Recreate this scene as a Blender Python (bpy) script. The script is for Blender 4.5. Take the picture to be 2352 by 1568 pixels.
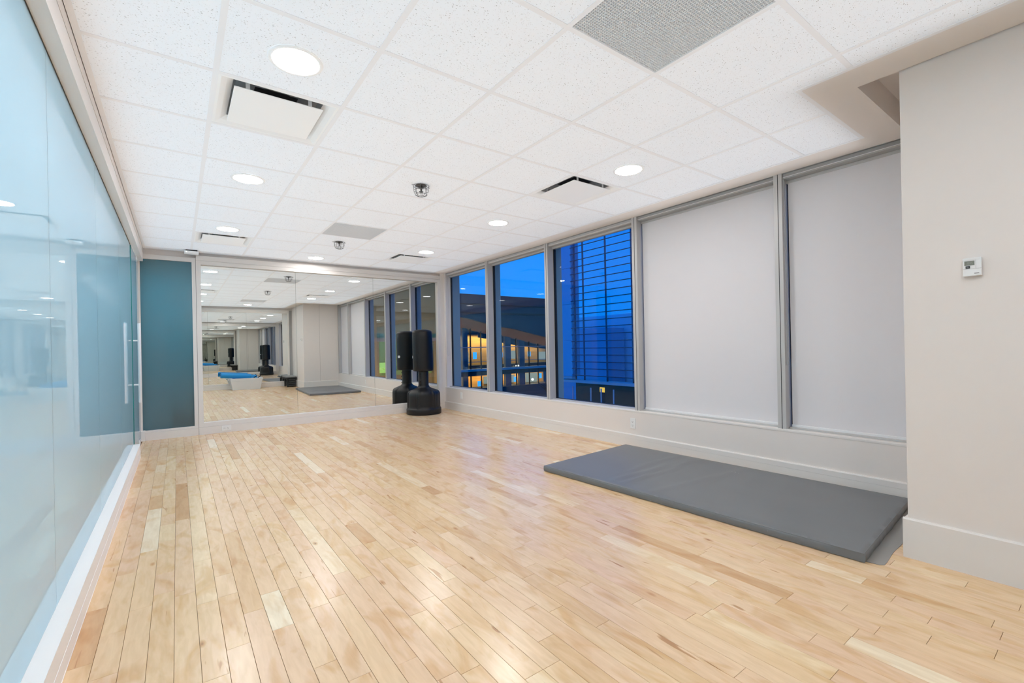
import bpy, bmesh, math, random
from mathutils import Vector, Matrix
random.seed(7)
S = bpy.context.scene
for o in list(bpy.data.objects):
    bpy.data.objects.remove(o)
COL = S.collection

# ------------------------------------------------------------------ camera, world, exposure
EYE = 1.136                                   # lens height above the floor
YAW, ROLL = 0.6345, -0.020                    # heading from +Y towards +X, slight roll of the hand-levelled camera
fwd = Vector((math.sin(YAW), math.cos(YAW), 0))
rgt = Vector((math.cos(YAW), -math.sin(YAW), 0))
up = Vector((0, 0, 1))
r2 = rgt * math.cos(ROLL) + up * math.sin(ROLL)
u2 = up * math.cos(ROLL) - rgt * math.sin(ROLL)
cam = bpy.data.cameras.new('camera')
co = bpy.data.objects.new('camera', cam)
COL.objects.link(co)
CAM_POS = Vector((0.002, -0.0045, EYE - 0.003))
co.matrix_world = Matrix((
    (r2.x, u2.x, -fwd.x, CAM_POS.x),
    (r2.y, u2.y, -fwd.y, CAM_POS.y),
    (r2.z, u2.z, -fwd.z, CAM_POS.z),
    (0, 0, 0, 1)))
FPX, CYPX = 1045.3, 795.5
cam.sensor_width = 36
cam.lens = FPX / 2352 * 36
cam.shift_y = (CYPX - 784) / 2352
cam.clip_start = 0.02
cam.clip_end = 300
S.camera = co

def lin(r, g, b):
    f = lambda c: (c / 255 / 12.92) if c <= 10 else ((c / 255 + 0.055) / 1.055) ** 2.4
    return (f(r), f(g), f(b), 1)

W = bpy.data.worlds.new('dusk_sky')
S.world = W
W.use_nodes = True
nt = W.node_tree
bg = nt.nodes['Background']
tc = nt.nodes.new('ShaderNodeTexCoord')
sep = nt.nodes.new('ShaderNodeSeparateXYZ')
rmp = nt.nodes.new('ShaderNodeValToRGB')
nt.links.new(tc.outputs['Generated'], sep.inputs[0])
nt.links.new(sep.outputs['Z'], rmp.inputs[0])
nt.links.new(rmp.outputs[0], bg.inputs[0])
rmp.color_ramp.elements[0].position = 0.0
rmp.color_ramp.elements[0].color = (0.0, 0.275, 0.98, 1)
rmp.color_ramp.elements[1].position = 0.5
rmp.color_ramp.elements[1].color = (0.0, 0.225, 0.92, 1)
bg.inputs[1].default_value = 1.0

LAMP = 80.0                                   # radiance of the round downlights
FILL = 0.95                                   # unseen fill light added to brighten the ceiling, W per square metre
for wx0, wx1, wy0, wy1 in ((-0.30, 2.78, -0.90, 7.56), (2.78, 3.98, 1.10, 7.56)):
    la = bpy.data.lights.new('added_ceiling_fill', 'AREA')
    la.shape = 'RECTANGLE'
    la.size, la.size_y = wx1 - wx0, wy1 - wy0
    la.energy = FILL * (wx1 - wx0) * (wy1 - wy0)
    la.color = (0.90, 0.94, 1.0)
    lo = bpy.data.objects.new('added_ceiling_fill', la)
    COL.objects.link(lo)
    lo.location = ((wx0 + wx1) / 2, (wy0 + wy1) / 2, 2.44)
    lo.rotation_euler = (math.pi, 0, 0)
lc = bpy.data.lights.new('corridor_light', 'AREA')      # lights of the corridor behind the frosted glass
lc.shape = 'RECTANGLE'
lc.size, lc.size_y = 0.4, 8.5
lc.energy = 290
lc.color = (0.90, 0.97, 1.0)
lo = bpy.data.objects.new('corridor_light', lc)
COL.objects.link(lo)
lo.location = (-1.2, 3.3, 2.5)
lc = bpy.data.lights.new('added_panel_light', 'AREA')     # unseen lamp added behind the teal panel to grade its glow
lc.shape = 'RECTANGLE'
lc.size, lc.size_y = 0.5, 0.5
lc.energy = 52
lo = bpy.data.objects.new('added_panel_light', lc)
COL.objects.link(lo)
lo.location = (-0.35, 8.45, 2.3)
S.view_settings.view_transform = 'Standard'
S.view_settings.look = 'None'
S.view_settings.gamma = 1
S.view_settings.use_curve_mapping = False
S.view_settings.exposure = 0.2
S.cycles.max_bounces = 14
S.cycles.diffuse_bounces = 8
S.cycles.glossy_bounces = 10
S.cycles.transmission_bounces = 8
S.cycles.transparent_max_bounces = 24

# ------------------------------------------------------------------ room measures (metres, camera foot at 0,0)
H = 2.519                                     # ceiling
GX0, GY0, G = -0.4312, 1.4352, 0.6096         # ceiling grid
XG = -0.395                                   # glass partition
XC = -0.338                                   # curb / header face
XW = 4.035                                    # wall under the windows
YM = 7.66                                     # big mirror face
YF = 7.61                                     # its frame
YB = -0.95                                    # rear wall face
XP, YP = 3.05, 0.692                          # pilaster corner

# ------------------------------------------------------------------ materials
def new_mat(name):
    m = bpy.data.materials.new(name)
    m.use_nodes = True
    t = m.node_tree
    return m, t, t.nodes['Principled BSDF']

def mat(name, col, rough=0.5, metal=0.0, spec=0.5, bump=0, bscale=60, var=0.0, coat=0.0):
    m, t, b = new_mat(name)
    b.inputs['Base Color'].default_value = col
    b.inputs['Roughness'].default_value = rough
    b.inputs['Metallic'].default_value = metal
    b.inputs['Specular IOR Level'].default_value = spec
    b.inputs['Coat Weight'].default_value = coat
    if bump or var:
        tcn = t.nodes.new('ShaderNodeTexCoord')
        n = t.nodes.new('ShaderNodeTexNoise')
        n.inputs['Scale'].default_value = bscale
        n.inputs['Detail'].default_value = 4
        t.links.new(tcn.outputs['Object'], n.inputs['Vector'])
        if bump:
            bp = t.nodes.new('ShaderNodeBump')
            bp.inputs['Strength'].default_value = bump
            bp.inputs['Distance'].default_value = 0.003
            t.links.new(n.outputs['Fac'], bp.inputs['Height'])
            t.links.new(bp.outputs[0], b.inputs['Normal'])
        if var:
            mx = t.nodes.new('ShaderNodeMixRGB')
            mx.inputs[1].default_value = tuple(c * (1 - var) for c in col[:3]) + (1,)
            mx.inputs[2].default_value = tuple(min(1, c * (1 + var)) for c in col[:3]) + (1,)
            t.links.new(n.outputs['Fac'], mx.inputs[0])
            t.links.new(mx.outputs[0], b.inputs['Base Color'])
    return m

def emit(name, col, s):
    m, t, b = new_mat(name)
    b.inputs['Base Color'].default_value = (0, 0, 0, 1)
    b.inputs['Emission Color'].default_value = col
    b.inputs['Emission Strength'].default_value = s
    return m

def glass_mat(name, tint=(1, 1, 1, 1), ior=1.45, haze=0.0):
    m, t, b = new_mat(name)
    t.nodes.remove(b)
    out = t.nodes['Material Output']
    tr = t.nodes.new('ShaderNodeBsdfTransparent')
    tr.inputs[0].default_value = tint
    gl = t.nodes.new('ShaderNodeBsdfGlossy')
    gl.inputs['Roughness'].default_value = haze
    ge = t.nodes.new('ShaderNodeNewGeometry')
    dt = t.nodes.new('ShaderNodeVectorMath'); dt.operation = 'DOT_PRODUCT'
    t.links.new(ge.outputs['Normal'], dt.inputs[0]); t.links.new(ge.outputs['Incoming'], dt.inputs[1])
    ma = lambda op, v=None: (lambda n: (setattr(n, 'operation', op), n.inputs[1].__setattr__('default_value', v) if v is not None else None, n)[2])(t.nodes.new('ShaderNodeMath'))
    ab = ma('ABSOLUTE'); t.links.new(dt.outputs['Value'], ab.inputs[0])
    om = ma('SUBTRACT'); om.inputs[0].default_value = 1.0; t.links.new(ab.outputs[0], om.inputs[1])
    pw_ = ma('POWER', 5.0); t.links.new(om.outputs[0], pw_.inputs[0])
    f0 = ((ior - 1) / (ior + 1)) ** 2
    sc_ = ma('MULTIPLY', 1 - f0); t.links.new(pw_.outputs[0], sc_.inputs[0])
    fr = ma('ADD', f0); t.links.new(sc_.outputs[0], fr.inputs[0])
    mx = t.nodes.new('ShaderNodeMixShader')
    t.links.new(fr.outputs[0], mx.inputs[0])
    t.links.new(tr.outputs[0], mx.inputs[1])
    t.links.new(gl.outputs[0], mx.inputs[2])
    t.links.new(mx.outputs[0], out.inputs[0])
    return m

def wood_mat():
    m, t, b = new_mat('maple_plank')
    N = lambda k: t.nodes.new('ShaderNode' + k)
    L = t.links.new
    at = N('Attribute'); at.attribute_name = 'tone'
    sp = N('SeparateXYZ'); L(at.outputs['Vector'], sp.inputs[0])
    tcn = N('TexCoord')
    off = N('VectorMath'); off.operation = 'SCALE'; off.inputs['Scale'].default_value = 37.0
    L(at.outputs['Vector'], off.inputs[0])
    ad = N('VectorMath'); ad.operation = 'ADD'
    L(tcn.outputs['Object'], ad.inputs[0]); L(off.outputs[0], ad.inputs[1])
    def noise(sx, sy, scale, det, dist=0.0):
        mp = N('Mapping'); mp.inputs['Scale'].default_value = (sx, sy, 1)
        L(ad.outputs[0], mp.inputs[0])
        n = N('TexNoise'); n.inputs['Scale'].default_value = scale; n.inputs['Detail'].default_value = det
        n.inputs['Distortion'].default_value = dist
        L(mp.outputs[0], n.inputs['Vector'])
        return n.outputs['Fac']
    def ramp(src, stops):
        r = N('ValToRGB')
        e = r.color_ramp.elements
        e[0].position, e[0].color = stops[0]
        e[1].position, e[1].color = stops[-1]
        for p, c in stops[1:-1]:
            x = e.new(p); x.color = c
        L(src, r.inputs[0])
        return r.outputs[0]
    def mul(a, c, f=1.0):
        mx = N('MixRGB'); mx.blend_type = 'MULTIPLY'; mx.inputs[0].default_value = f
        L(a, mx.inputs[1]); L(c, mx.inputs[2])
        return mx.outputs[0]
    g = lambda v: (v, v, v, 1)
    base = ramp(sp.outputs[0], [(0.0, lin(218, 178, 132)), (0.14, lin(229, 195, 151)), (0.40, lin(237, 207, 166)),
                                (0.62, lin(234, 200, 165)), (0.82, lin(241, 216, 176)), (1.0, lin(247, 231, 202))])
    c = mul(base, ramp(noise(1, 0.16, 46, 6, 0.6), [(0.3, (0.90, 0.87, 0.83, 1)), (0.65, g(1.0))]))
    c = mul(c, ramp(noise(1, 0.35, 7, 3, 1.6), [(0.30, (0.90, 0.80, 0.66, 1)), (0.50, g(1.0)), (0.75, (1.0, 0.99, 0.97, 1))]))
    c = mul(c, ramp(noise(1, 0.10, 16, 2, 2.2), [(0.245, (0.66, 0.52, 0.40, 1)), (0.29, g(1.0))]))
    mp = N('Mapping'); mp.inputs['Scale'].default_value = (5.5, 2.3, 1)
    L(ad.outputs[0], mp.inputs[0])
    vo = N('TexVoronoi'); vo.inputs['Scale'].default_value = 1.0; vo.inputs['Randomness'].default_value = 1.0
    L(mp.outputs[0], vo.inputs['Vector'])
    c = mul(c, ramp(vo.outputs['Distance'], [(0.012, (0.22, 0.13, 0.08, 1)), (0.035, (0.72, 0.52, 0.34, 1)), (0.085, g(1.0))]), 0.85)
    L(c, b.inputs['Base Color'])
    rr = N('MapRange'); rr.inputs['To Min'].default_value = 0.21; rr.inputs['To Max'].default_value = 0.29
    L(noise(1, 0.3, 9, 3), rr.inputs['Value'])
    L(rr.outputs[0], b.inputs['Roughness'])
    b.inputs['Specular IOR Level'].default_value = 0.9
    bp = N('Bump'); bp.inputs['Strength'].default_value = 0.05; bp.inputs['Distance'].default_value = 0.002
    L(noise(1, 0.12, 40, 4), bp.inputs['Height']); L(bp.outputs[0], b.inputs['Normal'])
    return m

def tile_mat():
    m, t, b = new_mat('fissured_tile')
    N = lambda k: t.nodes.new('ShaderNode' + k)
    L = t.links.new
    tcn = N('TexCoord')
    ns = N('TexNoise'); ns.inputs['Scale'].default_value = 40; ns.inputs['Detail'].default_value = 2
    L(tcn.outputs['Object'], ns.inputs['Vector'])
    sc = N('VectorMath'); sc.operation = 'SCALE'; sc.inputs['Scale'].default_value = 0.010
    L(ns.outputs['Color'], sc.inputs[0])
    ad = N('VectorMath'); ad.operation = 'ADD'
    L(tcn.outputs['Object'], ad.inputs[0]); L(sc.outputs[0], ad.inputs[1])
    def flecks(sx, sy, rot, size, keep):
        mp = N('Mapping'); mp.inputs['Scale'].default_value = (sx, sy, 0.01); mp.inputs['Rotation'].default_value = (0, 0, rot)
        L(ad.outputs[0], mp.inputs[0])
        v = N('TexVoronoi'); v.inputs['Scale'].default_value = 1
        L(mp.outputs[0], v.inputs['Vector'])
        lt = N('Math'); lt.operation = 'LESS_THAN'; lt.inputs[1].default_value = size
        L(v.outputs['Distance'], lt.inputs[0])
        sx_ = N('SeparateXYZ'); L(v.outputs['Color'], sx_.inputs[0])
        gt = N('Math'); gt.operation = 'GREATER_THAN'; gt.inputs[1].default_value = keep
        L(sx_.outputs[0], gt.inputs[0])
        mu = N('Math'); mu.operation = 'MULTIPLY'
        L(lt.outputs[0], mu.inputs[0]); L(gt.outputs[0], mu.inputs[1])
        return mu.outputs[0]
    f1 = flecks(56, 105, 0.3, 0.17, 0.45)
    f2 = flecks(130, 190, -0.5, 0.26, 0.55)
    mx1 = N('MixRGB'); mx1.inputs[1].default_value = (0.90, 0.932, 0.975, 1); mx1.inputs[2].default_value = (0.76, 0.76, 0.77, 1)
    L(f2, mx1.inputs[0])
    mx2 = N('MixRGB'); mx2.inputs[2].default_value = (0.50, 0.50, 0.51, 1)
    L(f1, mx2.inputs[0]); L(mx1.outputs[0], mx2.inputs[1])
    L(mx2.outputs[0], b.inputs['Base Color'])
    b.inputs['Roughness'].default_value = 0.9
    b.inputs['Specular IOR Level'].default_value = 0.15
    return m

M = {}
M['wood'] = wood_mat()
M['tile'] = tile_mat()
M['sub'] = mat('subfloor', lin(96, 70, 48), 0.8)
M['tbar'] = mat('white_grid_metal', (0.845, 0.845, 0.86, 1), 0.5)
M['paint'] = mat('beige_paint', (0.815, 0.755, 0.71, 1), 0.6, spec=0.3, bump=0.05, bscale=300)
M['trimp'] = mat('beige_trim_paint', (0.80, 0.765, 0.73, 1), 0.7, spec=0.2)
M['drywall'] = mat('beige_drywall', (0.79, 0.735, 0.69, 1), 0.65, spec=0.3, bump=0.04, bscale=300)
M['curb'] = mat('white_curb_paint', (0.94, 0.915, 0.895, 1), 0.5)
M['headerp'] = mat('pale_header_paint', (0.90, 0.86, 0.83, 1), 0.6, spec=0.3)
M['gap'] = mat('dark_joint', lin(92, 86, 80), 0.9)
M['alu'] = mat('grey_aluminium', (0.55, 0.54, 0.53, 1), 0.42, metal=0.15)
M['alud'] = mat('shade_pocket_metal', (0.40, 0.40, 0.395, 1), 0.5, metal=0.15)
M['fin'] = mat('outer_mullion_metal', lin(116, 154, 176), 0.5, metal=0.0)
M['gask'] = mat('black_gasket', lin(22, 24, 28), 0.6)
M['wglass'] = glass_mat('window_glass', (0.97, 0.985, 0.985, 1), 1.30)
M['mirror'] = mat('mirror_silver', (0.85, 0.87, 0.85, 1), 0.0, metal=1.0)
M['mirror_edge'] = mat('mirror_edge', lin(70, 86, 82), 0.3)
M['white'] = mat('white_plastic', (0.85, 0.85, 0.84, 1), 0.4)
M['whitem'] = mat('white_enamel', (0.87, 0.87, 0.865, 1), 0.35)
M['duct'] = mat('dark_duct', lin(34, 34, 36), 0.8)
M['ductp'] = mat('plenum_metal', (0.42, 0.42, 0.42, 1), 0.5, metal=0.3)
M['lens'] = emit('light_lens', (1.0, 0.968, 0.965, 1), LAMP)
M['steel'] = mat('brushed_steel', (0.88, 0.88, 0.88, 1), 0.36, metal=0.35)
M['wire'] = mat('cage_wire', lin(120, 120, 120), 0.35, metal=0.8)
M['brass'] = mat('sprinkler_metal', lin(90, 88, 84), 0.35, metal=0.8)
M['egg'] = mat('eggcrate_grey', (0.84, 0.84, 0.84, 1), 0.5)
M['egghole'] = mat('eggcrate_back', (0.62, 0.62, 0.62, 1), 0.8)
M['black'] = mat('black_vinyl', lin(15, 15, 16), 0.42, spec=0.4, bump=0.15, bscale=25)
M['blackp'] = mat('black_moulded_plastic', lin(20, 20, 21), 0.45, spec=0.4, bump=0.08, bscale=200)
M['blackm'] = mat('black_pole', lin(20, 20, 21), 0.45)
M['lcd'] = mat('lcd_grey', lin(132, 134, 122), 0.25)
M['lcdt'] = mat('lcd_digits', lin(170, 172, 160), 0.4)
M['dark'] = mat('dark_grey_plastic', lin(52, 52, 50), 0.5)
M['midg'] = mat('mid_grey_print', lin(128, 126, 122), 0.5)
M['slot'] = mat('outlet_slot', lin(90, 86, 82), 0.6)
M['blind'] = None
M['hem'] = mat('shade_hem_bar', (0.82, 0.82, 0.83, 1), 0.45)
M['chain'] = mat('bead_chain', (0.55, 0.54, 0.52, 1), 0.5)
M['tub'] = mat('grey_tote_plastic', lin(222, 226, 230), 0.45)
M['foam'] = mat('blue_foam', lin(20, 140, 210), 0.6, bump=0.1, bscale=80)
M['foamd'] = mat('deep_blue_foam', lin(18, 96, 190), 0.6)
M['step'] = mat('step_black', lin(46, 48, 50), 0.6)
M['steptop'] = mat('step_grey_top', lin(150, 152, 152), 0.7)

def blind_mat():
    m, t, b = new_mat('screen_shade_fabric')
    out = t.nodes['Material Output']
    b.inputs['Base Color'].default_value = (0.80, 0.783, 0.80, 1)
    b.inputs['Roughness'].default_value = 0.75
    b.inputs['Specular IOR Level'].default_value = 0.2
    tr = t.nodes.new('ShaderNodeBsdfTransparent')
    tr.inputs[0].default_value = (1, 0.98, 0.96, 1)
    mx = t.nodes.new('ShaderNodeMixShader')
    mx.inputs[0].default_value = 0.05
    tcn = t.nodes.new('ShaderNodeTexCoord')
    wv = t.nodes.new('ShaderNodeTexNoise'); wv.inputs['Scale'].default_value = 500
    t.links.new(tcn.outputs['Object'], wv.inputs['Vector'])
    bp = t.nodes.new('ShaderNodeBump'); bp.inputs['Strength'].default_value = 0.06; bp.inputs['Distance'].default_value = 0.002
    t.links.new(wv.outputs['Fac'], bp.inputs['Height']); t.links.new(bp.outputs[0], b.inputs['Normal'])
    t.links.new(b.outputs[0], mx.inputs[1]); t.links.new(tr.outputs[0], mx.inputs[2])
    t.links.new(mx.outputs[0], out.inputs[0])
    return m
M['blind'] = blind_mat()

def frosted(name, col, rough, ior=1.5, col2=None):
    m, t, b = new_mat(name)
    b.inputs['Base Color'].default_value = col
    b.inputs['Roughness'].default_value = rough
    b.inputs['IOR'].default_value = ior
    return m
def frost_mat(name, dcol, tcol, mixf, rough):
    """etched glass: scatters light from both sides, smooth reflecting face"""
    m, t, b = new_mat(name)
    t.nodes.remove(b)
    N = lambda k: t.nodes.new('ShaderNode' + k)
    L = t.links.new
    df = N('BsdfDiffuse'); df.inputs[0].default_value = dcol
    tl = N('BsdfTranslucent'); tl.inputs[0].default_value = tcol
    gl = N('BsdfGlossy'); gl.inputs['Roughness'].default_value = rough
    m1 = N('MixShader'); m1.inputs[0].default_value = mixf
    L(df.outputs[0], m1.inputs[1]); L(tl.outputs[0], m1.inputs[2])
    fr = N('Fresnel'); fr.inputs[0].default_value = 1.58
    m2 = N('MixShader')
    L(fr.outputs[0], m2.inputs[0]); L(m1.outputs[0], m2.inputs[1]); L(gl.outputs[0], m2.inputs[2])
    L(m2.outputs[0], t.nodes['Material Output'].inputs[0])
    return m
M['frost'] = frost_mat('frosted_partition_glass', (0.58, 0.76, 0.85, 1), (0.60, 0.84, 0.96, 1), 0.5, 0.004)
M['joint'] = mat('clear_glass_joint', lin(150, 178, 178), 0.3)
M['edge'] = mat('green_glass_edge', lin(40, 118, 116), 0.2)
M['teal'] = frost_mat('teal_frosted_glass', lin(124, 148, 156), lin(92, 164, 182), 0.60, 0.10)

def mat_vinyl():
    m, t, b = new_mat('grey_mat_vinyl')
    N = lambda k: t.nodes.new('ShaderNode' + k)
    L = t.links.new
    tcn = N('TexCoord')
    n = N('TexNoise'); n.inputs['Scale'].default_value = 3.0; n.inputs['Detail'].default_value = 5
    L(tcn.outputs['Object'], n.inputs['Vector'])
    r = N('ValToRGB')
    r.color_ramp.elements[0].color = lin(112, 114, 117); r.color_ramp.elements[1].color = lin(122, 125, 128)
    L(n.outputs['Fac'], r.inputs[0])
    # sparse white scuffs
    n2 = N('TexNoise'); n2.inputs['Scale'].default_value = 60; n2.inputs['Detail'].default_value = 3
    L(tcn.outputs['Object'], n2.inputs['Vector'])
    n3 = N('TexNoise'); n3.inputs['Scale'].default_value = 4
    L(tcn.outputs['Object'], n3.inputs['Vector'])
    mu = N('Math'); mu.operation = 'MULTIPLY'; L(n2.outputs['Fac'], mu.inputs[0]); L(n3.outputs['Fac'], mu.inputs[1])
    gt = N('Math'); gt.operation = 'GREATER_THAN'; gt.inputs[1].default_value = 0.50; L(mu.outputs[0], gt.inputs[0])
    mx = N('MixRGB'); mx.inputs[2].default_value = lin(190, 190, 190)
    L(gt.outputs[0], mx.inputs[0]); L(r.outputs[0], mx.inputs[1])
    L(mx.outputs[0], b.inputs['Base Color'])
    b.inputs['Roughness'].default_value = 0.42
    b.inputs['Specular IOR Level'].default_value = 0.4
    return m
M['vinyl'] = mat_vinyl()
M['shadow_band'] = mat('grey_shadow_band', lin(150, 148, 144), 0.6)  # floor shadow beside the mat, put into an even grey

# ------------------------------------------------------------------ builders
def wloc(o):
    v = Vector((0, 0, 0))
    while o:
        v = v + Vector(o.location)
        o = o.parent
    return v

class MB:
    def __init__(s):
        s.v, s.f = [], []
    def add(s, v, f):
        k = len(s.v)
        s.v += [tuple(p) for p in v]
        s.f += [tuple(i + k for i in q) for q in f]
        return s
    def box(s, x0, x1, y0, y1, z0, z1):
        if x0 > x1: x0, x1 = x1, x0
        if y0 > y1: y0, y1 = y1, y0
        if z0 > z1: z0, z1 = z1, z0
        return s.add([(x0, y0, z0), (x1, y0, z0), (x1, y1, z0), (x0, y1, z0), (x0, y0, z1), (x1, y0, z1), (x1, y1, z1), (x0, y1, z1)],
                     [(3, 2, 1, 0), (4, 5, 6, 7), (0, 1, 5, 4), (1, 2, 6, 5), (2, 3, 7, 6), (3, 0, 4, 7)])
    def prism(s, poly, axis, a, b):
        """extrude a 2-D outline along axis ('x','y','z')"""
        P = {'x': lambda p, t: (t, p[0], p[1]), 'y': lambda p, t: (p[0], t, p[1]), 'z': lambda p, t: (p[0], p[1], t)}[axis]
        n = len(poly)
        v = [P(p, a) for p in poly] + [P(p, b) for p in poly]
        f = [tuple(range(n))[::-1], tuple(range(n, 2 * n))] + [(i, (i + 1) % n, n + (i + 1) % n, n + i) for i in range(n)]
        return s.add(v, f)
    def lathe(s, prof, cx, cy, n=32, fn=None, caps=True):
        v, f = [], []
        for (r, z) in prof:
            for i in range(n):
                a = 2 * math.pi * i / n
                q = fn(r, z, a) if fn else r
                v.append((cx + q * math.cos(a), cy + q * math.sin(a), z))
        for j in range(len(prof) - 1):
            for i in range(n):
                f.append((j * n + i, j * n + (i + 1) % n, (j + 1) * n + (i + 1) % n, (j + 1) * n + i))
        if caps:
            f.append(tuple(range(n))[::-1])
            f.append(tuple(range((len(prof) - 1) * n, len(prof) * n)))
        return s.add(v, f)
    def tube(s, pts, r, n=8, closed=False):
        pts = [Vector(p) for p in pts]
        m = len(pts)
        v, f = [], []
        for i, p in enumerate(pts):
            a = pts[i - 1] if (i > 0 or closed) else p
            c = pts[(i + 1) % m] if (i < m - 1 or closed) else p
            d = (c - a).normalized()
            ref = Vector((0, 0, 1)) if abs(d.z) < 0.9 else Vector((1, 0, 0))
            e1 = d.cross(ref).normalized(); e2 = d.cross(e1)
            rr = r[i] if isinstance(r, (list, tuple)) else r
            for k in range(n):
                t = 2 * math.pi * k / n
                v.append(p + e1 * rr * math.cos(t) + e2 * rr * math.sin(t))
        for i in range(m if closed else m - 1):
            j = (i + 1) % m
            for k in range(n):
                f.append((i * n + k, i * n + (k + 1) % n, j * n + (k + 1) % n, j * n + k))
        if not closed:
            f.append(tuple(range(n))[::-1]); f.append(tuple(range((m - 1) * n, m * n)))
        return s.add(v, f)
    def build(s, name, material, parent=None, smooth=False, bevel=0.0, seg=1, tone=None, kind=None, origin=None):
        me = bpy.data.meshes.new(name)
        o0 = wloc(parent) if parent else Vector((0, 0, 0))
        oo = Vector(origin) if origin is not None else o0
        me.from_pydata([tuple(Vector(p) - oo) for p in s.v], [], s.f)
        bm = bmesh.new(); bm.from_mesh(me)
        bmesh.ops.recalc_face_normals(bm, faces=bm.faces)
        if bevel:
            bmesh.ops.bevel(bm, geom=list(bm.edges), offset=bevel, segments=seg, affect='EDGES', clamp_overlap=True)
        bm.to_mesh(me); bm.free()
        me.materials.append(material)
        if smooth:
            me.polygons.foreach_set('use_smooth', [True] * len(me.polygons))
            me.set_sharp_from_angle(angle=math.radians(smooth if smooth is not True else 40))
        if tone is not None:
            at = me.attributes.new('tone', 'FLOAT_VECTOR', 'FACE')
            n = len(me.polygons)
            if isinstance(tone, list):
                k = n // len(tone)
                vals = [c for t in tone for _ in range(k) for c in t]
            else:
                vals = list(tone) * n
            at.data.foreach_set('vector', vals)
        ob = bpy.data.objects.new(name, me)
        COL.objects.link(ob)
        ob.location = oo - o0
        if parent: ob.parent = parent
        if kind: ob['kind'] = kind
        return ob

def thing(name, label, cat, loc=(0, 0, 0), group=None):
    o = bpy.data.objects.new(name, None)
    o.empty_display_size = 0.1
    COL.objects.link(o)
    o.location = loc
    o['label'] = label; o['category'] = cat
    if group: o['group'] = group
    return o

def struct(name, loc=(0, 0, 0)):
    o = bpy.data.objects.new(name, None)
    COL.objects.link(o)
    o.location = loc
    o['kind'] = 'structure'
    return o

def sbuild(mb, name, material, **k):
    ob = mb.build(name, material, **k)
    ob['kind'] = 'structure'
    return ob

def dup(root, loc, label, group=None):
    r = root.copy(); COL.objects.link(r); r.location = loc
    r['label'] = label
    if group: r['group'] = group
    for ch in list(root.children):
        c = ch.copy(); COL.objects.link(c); c.parent = r
        for g in list(ch.children):
            d = g.copy(); COL.objects.link(d); d.parent = c
    return r

def project(x, y, z):
    p = Vector((x, y, z)) - CAM_POS
    d = p.dot(fwd)
    if d < 0.1: return None
    return 1176 + FPX * p.dot(r2) / d, CYPX - FPX * p.dot(u2) / d, d

# ================================================================== FLOOR
floor = sbuild(MB().box(-0.60, 4.30, YB - 0.3, 7.95, -0.12, -0.012), 'floor', M['sub'])
PW = 0.0802
planks = []
x = -0.186 - 3 * PW
while x < XW:
    y = YB - random.uniform(0, 0.9)
    while y < 7.655:
        ln = random.choice([0.26, 0.34, 0.42, 0.5, 0.6, 0.7, 0.8, 0.95, 1.1]) * random.uniform(0.9, 1.1)
        a, b_ = max(y, YB), min(y + ln, 7.655)
        if b_ - a > 0.03 and x + PW > XC - 0.06:
            planks.append((max(x, XC - 0.04), min(x + PW, XW), a, b_))
        y += ln
    x += PW
def plank_size(p):
    best = 0
    for fx in (0.5,):
        for fy in (0.1, 0.5, 0.9):
            q = project(p[0] + (p[1] - p[0]) * fx, p[2] + (p[3] - p[2]) * fy, 0)
            if q and -100 < q[0] < 2450 and q[1] < 1640:
                best = max(best, (p[1] - p[0]) * (p[3] - p[2]) / q[2] ** 3)
    return best
planks.sort(key=plank_size, reverse=True)
def plank_mb(m, p):
    g, c, t = 0.0006, 0.0007, 0.012
    x0, x1, y0, y1 = p[0] + g, p[1] - g, p[2] + g, p[3] - g
    m.add([(x0, y0, -t), (x1, y0, -t), (x1, y1, -t), (x0, y1, -t),
           (x0, y0, -c), (x1, y0, -c), (x1, y1, -c), (x0, y1, -c),
           (x0 + c, y0 + c, 0), (x1 - c, y0 + c, 0), (x1 - c, y1 - c, 0), (x0 + c, y1 - c, 0)],
          [(8, 9, 10, 11)] + [(i, (i + 1) % 4, 4 + (i + 1) % 4, 4 + i) for i in range(4)] +
          [(4 + i, 4 + (i + 1) % 4, 8 + (i + 1) % 4, 8 + i) for i in range(4)])
rt = lambda: (min(1, max(0, random.gauss(0.52, 0.20))), random.random(), random.random())
for p in planks[:300]:
    m = MB(); plank_mb(m, p)
    m.build('plank', M['wood'], floor, tone=rt())
m = MB(); tones = []
for p in planks[300:]:
    plank_mb(m, p); tones.append(rt())
m.build('far_planks', M['wood'], floor, tone=tones, kind='stuff')

# ================================================================== CEILING
ceil = struct('ceiling', (1.8, 3.3, H))
MB().box(-0.6, 4.4, YB - 0.3, 7.95, H + 0.30, H + 0.36).build('deck', M['drywall'], ceil)
ALONG, FAR = 3.831, 7.655
XT0 = -0.332                                   # left edge of the grid field
gx = lambda i: GX0 + i * G
gy = lambda j: GY0 + j * G
DIFF = {(1, 2), (1, 8), (5, 2), (5, 8)}
GRIL = {(3, -1), (3, 6)}
XN, YN = 2.812, 1.064                          # soffit step beside the pilaster
ht = 0.0125                                    # half of the T-bar flange
def cut_rects(i, j):
    x0, x1 = max(gx(i), XT0), min(gx(i + 1), ALONG)
    y0, y1 = max(gy(j), YB), min(gy(j + 1), FAR)
    out = []
    if x1 - x0 < 0.02 or y1 - y0 < 0.02: return out
    if y1 <= YN: return [(x0, min(x1, XN), y0, y1)] if x0 < XN - 0.02 else []
    if y0 < YN and x1 > XN + 0.01:
        if x0 < XN: out.append((x0, XN, y0, YN))
        out.append((x0, x1, YN, y1)) if x0 >= XN else out.append((x0, x1, YN, y1))
        return out
    return [(x0, x1, y0, y1)]
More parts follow.
